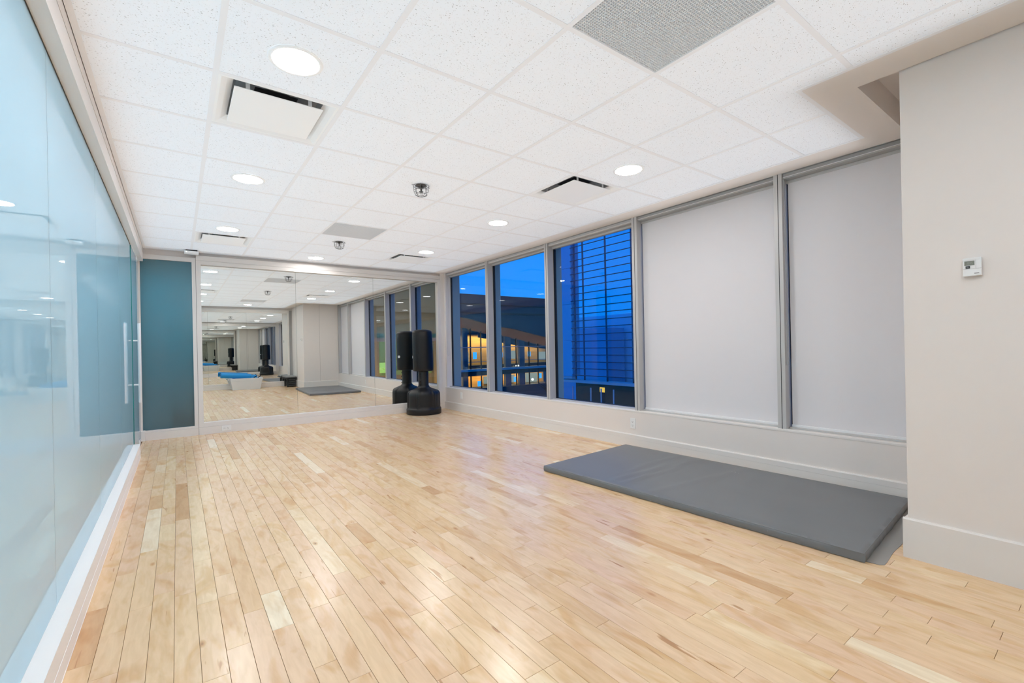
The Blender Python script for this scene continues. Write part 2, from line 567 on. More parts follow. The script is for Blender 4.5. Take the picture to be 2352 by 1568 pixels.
for j in range(-4, 11):
    for i in range(0, 7):
        if (i, j) in DIFF or (i, j) in GRIL: continue
        rs = cut_rects(i, j)
        if not rs: continue
        m = MB()
        e = 0.004
        for k, (a, b_, c, d) in enumerate(rs):
            c2 = c + (e if not (k == 1 and rs[0][0] == a) else -e)
            m.box(a + e, b_ - e, c2, d - e, H + 0.0025, H + 0.018)
        m.build('ceiling_tile', M['tile'], ceil)
for i in range(1, 7):                          # main runners
    y0 = YB if gx(i) < XN else YN
    MB().box(gx(i) - ht, gx(i) + ht, y0, FAR, H, H + 0.0025).box(gx(i) - 0.003, gx(i) + 0.003, y0, FAR, H + 0.0025, H + 0.04).build('main_runner', M['tbar'], ceil)
for j in range(-3, 11):                        # cross tees
    xe = XN if gy(j) < YN else ALONG
    MB().box(XT0, xe, gy(j) - ht, gy(j) + ht, H + 0.0004, H + 0.0027).build('cross_tee', M['tbar'], ceil)
m = MB()                                       # wall angles
m.box(XT0 - 0.003, XT0 + 0.022, YB, FAR, H - 0.001, H + 0.0022)
m.box(XT0 + 0.022, XT0 + 4.2, FAR - 0.03, FAR, H - 0.0007, H + 0.0021)
m.build('wall_angle', M['tbar'], ceil)
m = MB()
m.box(ALONG - 0.02, ALONG + 0.003, YN + 0.02, FAR - 0.031, H - 0.001, H + 0.0022)
m.box(XN - 0.02, XN + 0.003, YB, YN - 0.003, H - 0.001, H + 0.0022)
m.box(XN - 0.02, ALONG + 0.003, YN - 0.003, YN + 0.02, H - 0.001, H + 0.0022)
m.build('wall_angle', M['tbar'], ceil)
# drywall border along the windows and around the pilaster
PX0, PY0, PY1 = 3.037, YP, 0.868
m = MB()
z0, z1 = H - 0.0005, H + 0.30
m.box(XN + 0.003, PX0, YB - 0.2, YN - 0.003, z0, z1)
m.box(PX0, 4.056, PY1, YN - 0.003, z0, z1)
m.box(ALONG + 0.003, 4.056, YN - 0.003, 7.70, z0, z1)
m.build('drywall_border', M['drywall'], ceil)
m = MB()
m.box(4.056, 4.30, YB - 0.2, 7.70, H - 0.002, H + 0.30)
m.build('window_head_board', M['alud'], ceil)
MB().box(PX0, 4.2, PY0 - 0.05, PY1, H + 0.16, H + 0.20).build('pocket_top', M['drywall'], ceil)

# ================================================================== LEFT GLASS PARTITION
wl = struct('wall_left', (XG, 3.3, 0))
m = MB()
m.prism([(XC, 0), (XC, 0.148), (XG - 0.09, 0.148), (XG - 0.09, 0)], 'y', YB, 6.443)
m.build('curb', M['curb'], wl)
MB().box(XC, XC + 0.0015, YB, 6.443, 0.070, 0.0715).build('curb_bead', M['white'], wl)
MB().box(XC - 0.002, XC + 0.0012, YB, 6.443, 0.0, 0.004).build('curb_shoe', M['curb'], wl)
m = MB()
m.box(XG - 0.09, XC, YB, 7.61, 2.34, 2.452)
m.build('header', M['headerp'], wl)
MB().box(XG - 0.09, XC - 0.006, YB, 7.61, 2.452, 2.458).build('header_groove', M['gap'], wl)
MB().box(XG - 0.09, XC, YB, 7.61, 2.458, H + 0.2).build('header_fascia', M['drywall'], wl)
MB().box(XG - 0.007, XG + 0.002, YB, 6.48, 2.334, 2.341).build('glazing_bead', M['gap'], wl)
seams = [YB, 1.19, 2.504, 3.814, 5.183, 6.478]
for a, b_ in zip(seams[:-1], seams[1:]):
    p = MB().box(XG - 0.010, XG, a + 0.0015, b_ - 0.0015, 0.1485, 2.3395).build('glass_pane', M['frost'], wl)
    MB().box(XG - 0.0102, XG - 0.0003, b_ - 0.0015, b_ + 0.0015, 0.1485, 2.3395).build('pane_joint', M['edge'] if b_ > 6 else M['joint'], wl)
MB().box(-2.3, -2.1, YB - 0.2, 7.95, -0.02, 2.6).build('corridor_wall', M['paint'], wl)
MB().box(-2.3, XG - 0.09, YB - 0.3, 7.95, 2.6, 2.7).build('corridor_ceiling', M['paint'], wl)
MB().box(-2.3, -0.6, YB - 0.3, 7.95, -0.1, 0.0).build('corridor_floor', M['paint'], wl)
# end post / baseboard return between door and back wall
MB().box(XG - 0.09, -0.346, 7.575, 7.63, 0, 0.135).build('baseboard_return', M['trimp'], wl, bevel=0.004)
MB().box(XG - 0.09, -0.3955, 7.578, 7.674, 0.135, 2.34).build('door_jamb', M['trimp'], wl)
# glass door
gd = thing('glass_door', 'frameless frosted glass door with long steel pull bars at end of glass wall', 'door', (XG, 6.49, 0.02))
MB().box(XG - 0.006, XG + 0.006, 6.492, 7.57, 0.022, 2.332).build('door_leaf', M['frost'], gd)
MB().box(XG - 0.0062, XG + 0.0062, 6.487, 6.4925, 0.022, 2.332).build('polished_edge', M['edge'], gd)
for sx in (1, -1):
    xx = XG + sx * 0.059
    m = MB().tube([(xx, 6.56, 0.591), (xx, 6.56, 0.60), (xx, 6.56, 1.468), (xx, 6.56, 1.477)], [0.0135, 0.0155, 0.0155, 0.0135], 16)
    h = m.build('pull_handle', M['steel'], gd, smooth=True)
    for z in (0.791, 1.282):
        MB().tube([(XG + sx * 0.005, 6.56, z), (xx, 6.56, z)], 0.008, 12).build('standoff', M['steel'], h, smooth=True)
for z0, z1 in ((2.285, 2.335), (0.022, 0.075)):
    MB().box(XG - 0.016, XG + 0.016, 7.20, 7.33, z0, z1).build('pivot_patch', M['steel'], gd, bevel=0.003)

# ================================================================== FAR WALL WITH MIRROR AND TEAL PANEL
wb = sbuild(MB().box(0.20, 4.4, 7.675, 7.95, -0.1, H + 0.3).box(-0.6, 0.20, 7.675, 7.95, 2.40, H + 0.3).box(-0.6, 0.20, 7.675, 7.95, -0.1, 0.12).box(-0.6, -0.385, 7.675, 7.95, 0.12, 2.40), 'wall_back', M['drywall'])
MB().box(-0.7, 1.4, 8.9, 9.0, -0.1, 2.8).box(1.4, 1.5, 7.95, 9.0, -0.1, 2.8).box(-0.8, -0.7, 7.95, 9.0, -0.1, 2.8).box(-0.8, 1.5, 7.95, 9.0, 2.8, 2.9).box(-0.8, 1.5, 7.95, 9.0, -0.2, -0.1).build('side_room', M['paint'], wb)
MB().box(-0.08, 0.195, 7.672, 7.94, 0.125, 0.36).build('shading_box', M['gap'], wb, bevel=0.01)  # unseen boxes added to block light behind the teal glass, lower right
MB().box(-0.15, 0.40, 7.955, 8.4, 0.0, 0.75).build('shading_box', M['gap'], wb, bevel=0.01)
bbk = struct('baseboard_back', (1.8, 7.60, 0))
MB().box(-0.346, 0.2245, 7.598, 7.68, 0, 0.102).build('board', M['trimp'], bbk, bevel=0.0015)
MB().box(0.2275, 3.969, 7.598, 7.68, 0, 0.102).build('board', M['trimp'], bbk, bevel=0.0015)
# teal frosted panel
tp = thing('frosted_panel', 'teal frosted glass panel in a beige frame beside the mirror', 'glass panel', (-0.06, 7.64, 0.104))
MB().box(-0.395, 0.2245, YF, 7.676, 0.1035, 0.128).build('bottom_rail', M['trimp'], tp, bevel=0.0012)
MB().box(-0.395, 0.2245, YF, 7.676, 2.378, 2.437).build('top_rail', M['trimp'], tp, bevel=0.0012)
MB().box(0.181, 0.2245, YF, 7.676, 0.128, 2.378).build('stile', M['trimp'], tp, bevel=0.0012)
MB().box(-0.395, -0.372, YF, 7.676, 0.128, 2.378).build('stile', M['trimp'], tp, bevel=0.0012)
MB().box(-0.372, 0.181, 7.640, 7.650, 0.128, 2.378).build('glass', M['teal'], tp)
# mirror
def mirror(name, label, x0, x1, yf, ym, ydir, seams_, zt):
    t = thing(name, label, 'mirror', ((x0 + x1) / 2, yf, 0.104))
    back = ym + ydir * 0.016
    f = lambda a, b_, c, d, n: MB().box(a, b_, yf, back, c, d).build(n, M['trimp'], t, bevel=0.0012)
    f(x0, x0 + 0.056, 0.104, 2.406, 'stile')
    f(x1 - 0.054, x1, 0.104, 2.406, 'stile')
    f(x0 + 0.056, x1 - 0.054, 0.104, 0.161, 'bottom_rail')
    f(x0 + 0.056, x1 - 0.054, 2.352, 2.406, 'top_rail')
    f(x0, x1, 2.408, zt, 'cornice_board')
    e = [x0 + 0.056] + seams_ + [x1 - 0.054]
    for a, b_ in zip(e[:-1], e[1:]):
        MB().box(a + 0.0012, b_ - 0.0012, ym, ym + ydir * 0.006, 0.161, 2.352).build('mirror_sheet', M['mirror'], t)
    m = MB()
    m.box(e[0], e[-1], ym + ydir * 0.0061, ym + ydir * 0.010, 0.161, 2.352)
    m.build('backing', M['mirror_edge'], t)
    return t
mirror('wall_mirror', 'wall-wide mirror in three sheets behind the black freestanding punching bag', 0.228, 3.969, YF, YM, 1, [1.497, 2.716], 2.474)
MB().box(0.2245, 0.228, 7.612, 7.67, 0.0, 2.474).build('joint_strip', M['gap'], wb)
MB().box(3.969, 4.056, 7.606, 7.68, 0, H).build('corner_board', M['trimp'], wb, bevel=0.001)

# ================================================================== RIGHT WALL WITH WINDOWS
wr = struct('wall_right', (XW, 3.3, 0))
MB().box(XW, 4.30, YP, 7.68, -0.1, 0.385).build('apron_wall', M['paint'], wr)
MB().box(XW - 0.003, 4.30, YP, 7.68, 0.385, 0.404).build('sill_board', M['trimp'], wr, bevel=0.003)
MB().box(4.05, 4.30, 7.555, 7.70, 0.404, H).build('end_post', M['trimp'], wr)
bbr = struct('baseboard_right', (4.02, 3.3, 0))
MB().box(4.018, XW, YP, 7.606, 0, 0.0925).build('lower_board', M['trimp'], bbr)
m = MB().prism([(4.0185, 0.0937), (4.0185, 0.133), (4.026, 0.1415), (XW, 0.1415), (XW, 0.0937)], 'y', YP, 7.606)
m.build('upper_board', M['trimp'], bbr)
# mullions (left edges regular)
mull = [(6.125, 6.195), (4.648, 4.716), (3.168, 3.236), (1.690, 1.754), (0.697, 0.745)]
edges = [7.555]
XGL = 4.163
for k, (a, b_) in enumerate(mull):
    w = MB()
    w.box(4.05, 4.155, a, b_, 0.404, H)
    w.build('mullion', M['alu'], wr)
    MB().box(4.0488, 4.0505, (a + b_) / 2 - 0.003, (a + b_) / 2 + 0.0015, 0.404, H).build('mullion_joint', M['gask'], wr)
opens = [(6.195, 7.555), (4.716, 6.125), (3.236, 4.648), (1.754, 3.168), (0.745, 1.690)]
for n, (a, b_) in enumerate(opens):
    w = struct('window_%d' % (n + 1), (XGL, (a + b_) / 2, 0.404))
    MB().box(4.10, XGL + 0.02, a, b_, 0.404, 0.418).build('bottom_frame', M['alu'], w, bevel=0.002)
    MB().box(4.13, XGL + 0.02, a, b_, 2.446, H).build('top_frame', M['alu'], w, bevel=0.002)
    MB().box(XGL - 0.004, XGL + 0.03, b_ - 0.012, b_ + 0.03, 0.410, 2.47).build('side_gasket', M['gask'], w)
    MB().box(XGL - 0.004, XGL + 0.03, a - 0.03, a + 0.006, 0.410, 2.47).build('side_gasket', M['gask'], w)
    MB().box(XGL - 0.003, XGL + 0.02, a, b_, 0.414, 0.424).build('bottom_gasket', M['gask'], w)
    MB().box(XGL, XGL + 0.006, a + 0.004, b_ - 0.008, 0.420, 2.452).build('pane', M['wglass'], w)
    MB().box(XGL + 0.03, XGL + 0.135, b_ - 0.004, b_ + 0.055, 0.35, 2.75).build('outer_mullion', M['fin'], w)
MB().box(XGL + 0.03, XGL + 0.135, 0.0, 7.6, 0.25, 0.395).build('outer_sill', M['fin'], wr)
MB().box(4.17, 4.35, 7.55, 7.95, -0.1, H + 0.3).build('outer_return', M['fin'], wr)

# roller shades
names = ['rolled-up window shade with hanging bead chain in the far corner window',
         'rolled-up window shade in the second window from the mirror',
         'rolled-up window shade above the window with the louvred view',
         'lowered grey roller shade with faint louvre shadows, next to the open windows',
         'lowered grey roller shade cut off by the pilaster']
for n, (a, b_) in enumerate(opens):
    down = n >= 3
    t = thing('roller_shade', names[n], 'roller shade', (4.10, (a + b_) / 2, 2.47), 'roller shades in the window heads')
    m = MB()
    m.prism([(4.072, H - 0.004), (4.068, 2.486), (4.075, 2.474), (4.128, 2.468), (4.128, H - 0.004)], 'y', a + 0.003, b_ - 0.003)
    m.build('headbox', M['alud'] if down else M['alu'], t)
    MB().box(4.064, 4.069, a + 0.003, b_ - 0.003, 2.484, 2.487).build('headbox_lip', M['hem'], t)
    if down:
        MB().box(4.134, 4.1355, a + 0.012, b_ - 0.014, 0.435, 2.475).build('shade_cloth', M['blind'], t)
        MB().box(4.127, 4.141, a + 0.012, b_ - 0.010, 0.411, 0.4365).build('hem_bar', M['hem'], t, bevel=0.003)
    if n in (0, 4):
        yy = b_ - 0.004 if n == 4 else b_ - 0.006
        z0 = 0.95 if n == 4 else 1.0
        pts = []
        for k in range(9):
            ang = math.pi * k / 8
            pts.append((4.085 - 0.014 * math.cos(ang), yy - 0.004, z0 - 0.014 * math.sin(ang)))
        pts = [(4.071, yy - 0.004, 2.47)] + pts + [(4.099, yy - 0.004, 2.47)]
        MB().tube(pts, 0.0022, 6).build('bead_chain', M['chain'], t, smooth=True)

# ================================================================== PILASTER (NEAR RIGHT WALL)
pw = struct('wall_pilaster', (XP, 0, 0))
MB().box(XP, 4.30, YB - 0.2, YP, -0.1, H + 0.2).build('pilaster_body', M['paint'], pw)
MB().box(3.504, 3.507, YP - 0.01, YP + 0.0006, 0.2, H).build('panel_joint', M['gap'], pw)
bp_ = struct('baseboard_pilaster', (XP, 0, 0))
m = MB()
T = 0.018
m.prism([(XP - T, 0), (XP - T, 0.197), (XP - T + 0.006, 0.204), (XP, 0.204), (XP, 0)], 'y', YB, YP + T)
m.build('side_board', M['trimp'], bp_)
MB().prism([(YP, 0), (YP, 0.204), (YP + T - 0.006, 0.204), (YP + T, 0.197), (YP + T, 0)], 'x', XP, XW).build('end_board', M['trimp'], bp_)

# ================================================================== REAR WALL (seen in the mirror)
wn = sbuild(MB().box(-0.6, XP, YB - 0.3, YB - 0.055, -0.1, H + 0.3), 'wall_front', M['drywall'])
MB().box(-0.395, XP, YB - 0.06, YB + 0.012, 0, 0.102).build('baseboard', M['trimp'], wn, bevel=0.0015)
mirror('wall_mirror', 'mirror on the opposite wall behind the grey tote, seen only in reflection', -0.33, 2.96, YB, YB - 0.045, -1, [0.75, 1.75], 2.45)
MB().box(2.963, XP, YB - 0.055, YB - 0.03, 0.102, 2.45).build('shaded_wall_strip', M['alud'], wn)  # wall strip in shadow, its shade put into the grey colour

# ================================================================== CEILING FIXTURES
# eggcrate return grilles
def grille(i, j, label):
    cx, cy = gx(i + 0.5), gy(j + 0.5)
    t = thing('return_grille', label, 'ceiling grille', (cx, cy, H), 'eggcrate return grilles')
    a = G / 2 - ht - 0.001
    m = MB()
    n = 46
    for k in range(n + 1):
        p = -a + 2 * a * k / n
        m.box(cx + p - 0.0011, cx + p + 0.0011, cy - a, cy + a, H + 0.004, H + 0.0165)
        m.box(cx - a, cx + a, cy + p - 0.0011, cy + p + 0.0011, H + 0.004, H + 0.0165)
    m.build('eggcrate_core', M['egg'], t, kind='stuff')
    MB().box(cx - a, cx + a, cy - a, cy + a, H + 0.06, H + 0.065).build('plenum_back', M['egghole'], t)
    m = MB()
    for sx in (-1, 1):
        m.box(cx + sx * a, cx + sx * (a + 0.004), cy - a, cy + a, H + 0.003, H + 0.065)
        m.box(cx - a, cx + a, cy + sx * a, cy + sx * (a + 0.004), H + 0.003, H + 0.065)
    m.build('rim', M['egg'], t)
grille(3, -1, 'grey eggcrate return grille cut by the top edge of the picture')
grille(3, 6, 'small looking grey return grille in the far half of the ceiling')

# plaque diffusers
def diffuser(loc, label):
    t = thing('air_diffuser', label, 'air diffuser', (loc[0], loc[1], H), 'square plaque air diffusers')
    cx, cy = loc
    A, B_ = G / 2 - 0.004, 0.235
    v = []
    prof = [(A, 0.0015), (A - 0.022, 0.0015), (0.252, 0.014), (0.222, 0.034), (0.205, 0.062), (0.11, 0.080)]
    for (r, z) in prof:
        v += [(cx - r, cy - r, H + z), (cx + r, cy - r, H + z), (cx + r, cy + r, H + z), (cx - r, cy + r, H + z)]
    f = []
    for k in range(3):
        f += [(4 * k + q, 4 * k + (q + 1) % 4, 4 * k + 4 + (q + 1) % 4, 4 * k + 4 + q) for q in range(4)]
    MB().add(v, f).build('pan', M['whitem'], t)
    f = []
    for k in range(3, len(prof) - 1):
        f += [(4 * k + q, 4 * k + (q + 1) % 4, 4 * k + 4 + (q + 1) % 4, 4 * k + 4 + q) for q in range(4)]
    MB().add(v, f).build('throat', M['ductp'], t)
    MB().lathe([(0.13, H + 0.079), (0.13, H + 0.0785)], cx, cy, 32).lathe([(0.16, H + 0.20), (0.16, H + 0.081)], cx, cy, 32).build('duct_collar', M['duct'], t)
    MB().box(cx - 0.220, cx + 0.220, cy - 0.220, cy + 0.220, H - 0.006, H + 0.000).build('plaque', M['whitem'], t, bevel=0.0015)
    for sx in (-1, 1):
        for sy in (-1, 1):
            MB().box(cx + sx * 0.155 - 0.01, cx + sx * 0.155 + 0.01, cy + sy * 0.195 - 0.001, cy + sy * 0.195 + 0.001, H - 0.001, H + 0.066).build('bracket', M['whitem'], t)
    return t
d0 = diffuser((gx(1.5), gy(2.5)), 'square white air diffuser nearest the camera, just behind the largest downlight')
for (i, j), lb in {(1, 8): 'square white air diffuser near the mirror end, close to the glass wall',
                   (5, 2): 'square white air diffuser in front of the lowered shades',
                   (5, 8): 'square white air diffuser in the far corner by the open windows'}.items():
    dup(d0, (gx(i + 0.5), gy(j + 0.5), H), lb)

# round downlights
def downlight(i, j, label):
    cx, cy = gx(i), gy(j)
    t = thing('ceiling_light', label, 'ceiling light', (cx, cy, H), 'round recessed downlights')
    MB().lathe([(0.121, H + 0.0024), (0.121, H - 0.001), (0.117, H - 0.004), (0.105, H - 0.005), (0.102, H - 0.003), (0.102, H + 0.0024)], cx, cy, 48, caps=False).build('trim_ring', M['whitem'], t, smooth=True)
    MB().lathe([(0.102, H + 0.001), (0.102, H - 0.0025), (0.08, H - 0.0040), (0.0, H - 0.0050)][0:3], cx, cy, 48).build('lens', M['lens'], t)
    return t
l0 = downlight(1.5, 1.5, 'largest lit round downlight, next to the nearest air diffuser')
for i, j, lb in ((1.5, 4.5, 'lit round downlight second from the camera in the row along the glass wall'),
                 (1.5, 7.5, 'lit round downlight beside the far air diffuser near the glass door'),
                 (5.5, 1.5, 'lit round downlight nearest the lowered shades'),
                 (5.5, 4.5, 'lit round downlight in front of the louvred view window'),
                 (5.5, 7.5, 'lit round downlight beside the corner air diffuser above the punching bag'),
                 (3.5, 9.5, 'lit round downlight closest to the middle of the mirror'),
                 (1.5, -1.5, 'lit round downlight above the camera beside the glass wall, seen in reflection'),
                 (3.5, -2.5, 'lit round downlight close to the rear mirror, seen in reflection')):
    dup(l0, (gx(i), gy(j), H), lb)

# caged sprinklers
def sprinkler(i, j, label):
    cx, cy = gx(i), gy(j)
    t = thing('caged_sprinkler', label, 'sprinkler', (cx, cy, H), 'caged ceiling sprinklers')
    MB().lathe([(0.048, H + 0.002), (0.048, H - 0.003), (0.040, H - 0.006), (0.030, H - 0.006), (0.028, H - 0.002)], cx, cy, 32).build('escutcheon', M['brass'], t, smooth=True)
    m = MB().lathe([(0.011, H), (0.011, H - 0.018), (0.008, H - 0.022), (0.005, H - 0.046), (0.006, H - 0.05)][::-1], cx, cy, 16)
    m.lathe([(0.019, H - 0.052), (0.019, H - 0.050)], cx, cy, 16)
    m.build('sprinkler_head', M['brass'], t)
    m = MB()
    for k in range(8):
        a = 2 * math.pi * (k + 0.3) / 8
        c, s_ = math.cos(a), math.sin(a)
        pts = [(cx + r * c, cy + r * s_, H - z) for r, z in ((0.066, 0.0), (0.063, 0.018), (0.060, 0.055), (0.046, 0.080), (0.022, 0.089))]
        m.tube(pts, 0.0017, 6)
    for r, z in ((0.066, 0.003), (0.0615, 0.042), (0.050, 0.077), (0.022, 0.089)):
        m.tube([(cx + r * math.cos(2 * math.pi * q / 28), cy + r * math.sin(2 * math.pi * q / 28), H - z) for q in range(28)], 0.0017, 6, closed=True)
    m.build('wire_cage', M['wire'], t)
    for sgn in (-1, 1):
        MB().tube([(cx + sgn * 0.066, cy, H - 0.003), (cx + sgn * 0.078, cy + 0.004, H - 0.006), (cx + sgn * 0.082, cy + 0.006, H - 0.001)], 0.002, 6).build('clip', M['wire'], t)
    return t
s0 = sprinkler(3.5, 3.5, 'wire caged fire sprinkler nearer the camera in the middle of the ceiling')
dup(s0, (gx(3.5), gy(7.5), H), 'wire caged fire sprinkler just past the far grey return grille')
# small surface sensor
cx, cy = 0.176, 7.49
t = thing('ceiling_sensor', 'small white box sensor on the ceiling where teal panel and mirror meet', 'sensor', (cx, cy, H))
MB().box(cx - 0.075, cx + 0.085, cy - 0.03, cy + 0.10, H - 0.044, H - 0.014).build('housing', M['white'], t, bevel=0.004)
MB().box(cx - 0.06, cx + 0.07, cy - 0.02, cy + 0.09, H - 0.0145, H).build('mounting_neck', M['duct'], t)
MB().lathe([(0.004, 0), (0.004, 0.003)], 0, 0, 10)
MB().box(cx - 0.058, cx - 0.046, cy - 0.0315, cy - 0.0295, H - 0.034, H - 0.026).build('status_light', emit('sensor_led', (1, 1, 1, 1), 2.0), t)

# ================================================================== WALL FITTINGS
def outlet(name, label, cat, c, ax, horiz=False, duplex=True):
    t = thing(name, label, cat, c)
    n = {'x': Vector((-1, 0, 0)), 'y': Vector((0, -1, 0))}[ax]
    e = {'x': Vector((0, -1, 0)), 'y': Vector((1, 0, 0))}[ax]
    u = Vector((0, 0, 1))
    if horiz: e, u = u, e
    C = Vector(c)
    def bx(m, a0, a1, b0, b1, d0, d1):
        v = [C + e * a + u * b + n * d for a, b, d in ((a0, b0, d0), (a1, b0, d0), (a1, b1, d0), (a0, b1, d0), (a0, b0, d1), (a1, b0, d1), (a1, b1, d1), (a0, b1, d1))]
        return m.add(v, [(3, 2, 1, 0), (4, 5, 6, 7), (0, 1, 5, 4), (1, 2, 6, 5), (2, 3, 7, 6), (3, 0, 4, 7)])
    bx(MB(), -0.035, 0.035, -0.0575, 0.0575, 0, 0.006).build('cover_plate', M['white'], t, bevel=0.002)
    if duplex:
        for s_ in (-1, 1):
            f = bx(MB(), -0.017, 0.017, s_ * 0.02 - 0.0145, s_ * 0.02 + 0.0145, 0.005, 0.0085).build('socket', M['white'], t, bevel=0.002)
            m = MB()
            bx(m, -0.008, -0.0055, s_ * 0.02 - 0.001, s_ * 0.02 + 0.008, 0.008, 0.0088)
            bx(m, 0.0055, 0.008, s_ * 0.02 - 0.001, s_ * 0.02 + 0.008, 0.008, 0.0088)
            bx(m, -0.0025, 0.0025, s_ * 0.02 - 0.011, s_ * 0.02 - 0.006, 0.008, 0.0088)
            m.build('slots', M['slot'], f)
    else:
        bx(MB(), -0.016, 0.016, -0.033, 0.033, 0.005, 0.009).build('rocker', M['white'], t, bevel=0.0015)
    return t
outlet('power_outlet', 'white upright duplex outlet on the wall below the louvred view window', 'outlet', (XW, 3.253, 0.26), 'x')
outlet('power_outlet', 'white sideways duplex outlet in the baseboard under the mirror', 'outlet', (0.548, 7.598, 0.062), 'y', True)
outlet('wall_plate', 'small white cover plate under the corner window beside the punching bag', 'wall plate', (XW, 7.008, 0.285), 'x', False, False)

# thermostat
t = thing('thermostat', 'small white thermostat with grey display on the beige pilaster wall', 'thermostat', (XP, 0.433, 1.464))
y0, y1, z0, z1 = 0.402, 0.465, 1.422, 1.508
MB().box(XP - 0.004, XP, y0 + 0.003, y1 - 0.003, z0 + 0.003, z1 - 0.003).build('wall_base', M['midg'], t)
MB().box(XP - 0.026, XP - 0.004, y0, y1, z0, z1).build('housing', M['white'], t, bevel=0.002)
xf = XP - 0.0262
MB().box(xf - 0.0012, xf, y0, y1, z1 - 0.011, z1 - 0.001).build('top_lip', M['white'], t)
d = MB().box(xf - 0.0008, xf, y0 + 0.023, y1 - 0.006, z1 - 0.036, z1 - 0.015).build('display', M['lcd'], t)
m = MB()
SEG = {'a': (-.0016, .0016, .0039, .0046), 'd': (-.0016, .0016, -.0046, -.0039), 'g': (-.0016, .0016, -.0004, .0004),
       'f': (.0011, .0017, 0, .0044), 'b': (-.0017, -.0011, 0, .0044), 'e': (.0011, .0017, -.0044, 0), 'c': (-.0017, -.0011, -.0044, 0)}
for yy, segs in ((0.449, 'abged'), (0.444, 'abcdef'), (0.4385, 'fgbc'), (0.433, 'afgcd')):
    for q in segs:
        a, b_, c, e_ = SEG[q]
        m.box(xf - 0.001, xf - 0.0008, yy + a, yy + b_, z1 - 0.0255 + c, z1 - 0.0255 + e_)
m.build('digits', M['lcdt'], d)
MB().box(xf - 0.0015, xf, y1 - 0.025, y1 - 0.010, z1 - 0.050, z1 - 0.038).build('button', M['dark'], t, bevel=0.0004)
MB().box(xf - 0.0017, xf - 0.0015, y1 - 0.0215, y1 - 0.0135, z1 - 0.0455, z1 - 0.0425).build('button_mark', M['midg'], t)
m = MB()
m.box(xf - 0.0002, xf + 0.0004, y0, y1, z1 - 0.0525, z1 - 0.0518)
m.box(xf - 0.0002, xf + 0.0004, y0 + 0.0185, y0 + 0.0191, z1 - 0.052, z1 - 0.011)
m.build('cover_seams', M['midg'], t)
MB().box(xf - 0.0004, xf, y0 + 0.008, y0 + 0.024, z0 + 0.010, z0 + 0.0135).build('maker_mark', M['midg'], t)

# ================================================================== EXERCISE MAT
t = thing('exercise_mat', 'large grey vinyl exercise mat lying on the floor along the window wall', 'exercise mat', (3.33, 2.0, 0))
c00, c10, c01, c11 = Vector((2.787, 0.808, 0)), Vector((3.985, 0.895, 0)), Vector((2.664, 3.158, 0)), Vector((3.90, 3.25, 0))
NU, NV, TH = 40, 90, 0.052
random.seed(3)
wr_ = []
for k in range(16):
    wr_.append((random.uniform(0.36, 0.80), random.uniform(-0.30, 0.30), random.uniform(0.006, 0.016), random.uniform(0.0025, 0.006), random.uniform(0.0, 0.9), random.uniform(0.15, 0.45)))
def mat_h(u, v):
    h = 0.0
    for v0, sl, w, amp, uc, uw in wr_:
        d_ = v - (v0 + sl * (u - 0.5) * 0.35)
        h += amp * math.exp(-(d_ / w) ** 2) * math.exp(-((u - uc) / uw) ** 2)
    h += 0.002 * math.sin(5 * u + 3 * v)
    ed = min(u, 1 - u, v, 1 - v)
    return h * min(1, ed / 0.04) + 0.003 * min(1, ed / 0.05)
v, f = [], []
for a in range(NU + 1):
    for b_ in range(NV + 1):
        u, w = a / NU, b_ / NV
        p = (c00 * (1 - u) + c10 * u) * (1 - w) + (c01 * (1 - u) + c11 * u) * w
        v.append((p.x, p.y, TH - 0.004 + mat_h(u, w)))
for a in range(NU):
    for b_ in range(NV):
        f.append((a * (NV + 1) + b_, (a + 1) * (NV + 1) + b_, (a + 1) * (NV + 1) + b_ + 1, a * (NV + 1) + b_ + 1))
ring = [a * (NV + 1) for a in range(NU + 1)] + [NU * (NV + 1) + b_ for b_ in range(1, NV + 1)] + [a * (NV + 1) + NV for a in range(NU - 1, -1, -1)] + [b_ for b_ in range(NV - 1, 0, -1)]
cen = Vector((3.33, 2.02, 0))
n0 = len(v); nr = len(ring)
for lev, (zz, outw) in enumerate(((TH * 0.72, 0.006), (TH * 0.3, 0.006), (0.003, 0.002))):
    for q, idx in enumerate(ring):
        p = Vector(v[idx]); d_ = Vector((p.x - cen.x, p.y - cen.y, 0))
        d_ = Vector((math.copysign(1, d_.x) if abs(d_.x) / 0.6 >= abs(d_.y) / 1.18 else 0, math.copysign(1, d_.y) if abs(d_.y) / 1.18 >= abs(d_.x) / 0.6 else 0, 0))
        wob = 0.0015 * math.sin(q * 0.7) + 0.001 * math.sin(q * 1.9)
        v.append((p.x + d_.x * (outw + wob), p.y + d_.y * (outw + wob), zz))
prev = ring
for lev in range(3):
    cur = [n0 + lev * nr + q for q in range(nr)]
    for q in range(nr):
        f.append((prev[q], cur[q], cur[(q + 1) % nr], prev[(q + 1) % nr]))
    prev = cur
f.append(tuple(prev))
MB().add(v, f).build('pad', M['vinyl'], t, smooth=60)
# piping along the top edge
pp = []
for idx in ring[::2]:
    pp.append(Vector(v[idx]) + Vector((0, 0, -0.001)))
MB().tube(pp, 0.0022, 6, closed=True).build('piping', M['vinyl'], t, smooth=True)
# thin grey sheet standing for the shadow band at the near end
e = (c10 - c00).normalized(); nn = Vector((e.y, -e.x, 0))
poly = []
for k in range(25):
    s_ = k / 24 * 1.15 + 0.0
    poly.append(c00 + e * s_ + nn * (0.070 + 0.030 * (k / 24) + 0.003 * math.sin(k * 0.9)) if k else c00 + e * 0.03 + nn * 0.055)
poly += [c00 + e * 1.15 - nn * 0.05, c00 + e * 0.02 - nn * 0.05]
MB().prism([(p.x, p.y) for p in poly], 'z', 0.0005, 0.0025).build('shadow_strip', M['shadow_band'], t)

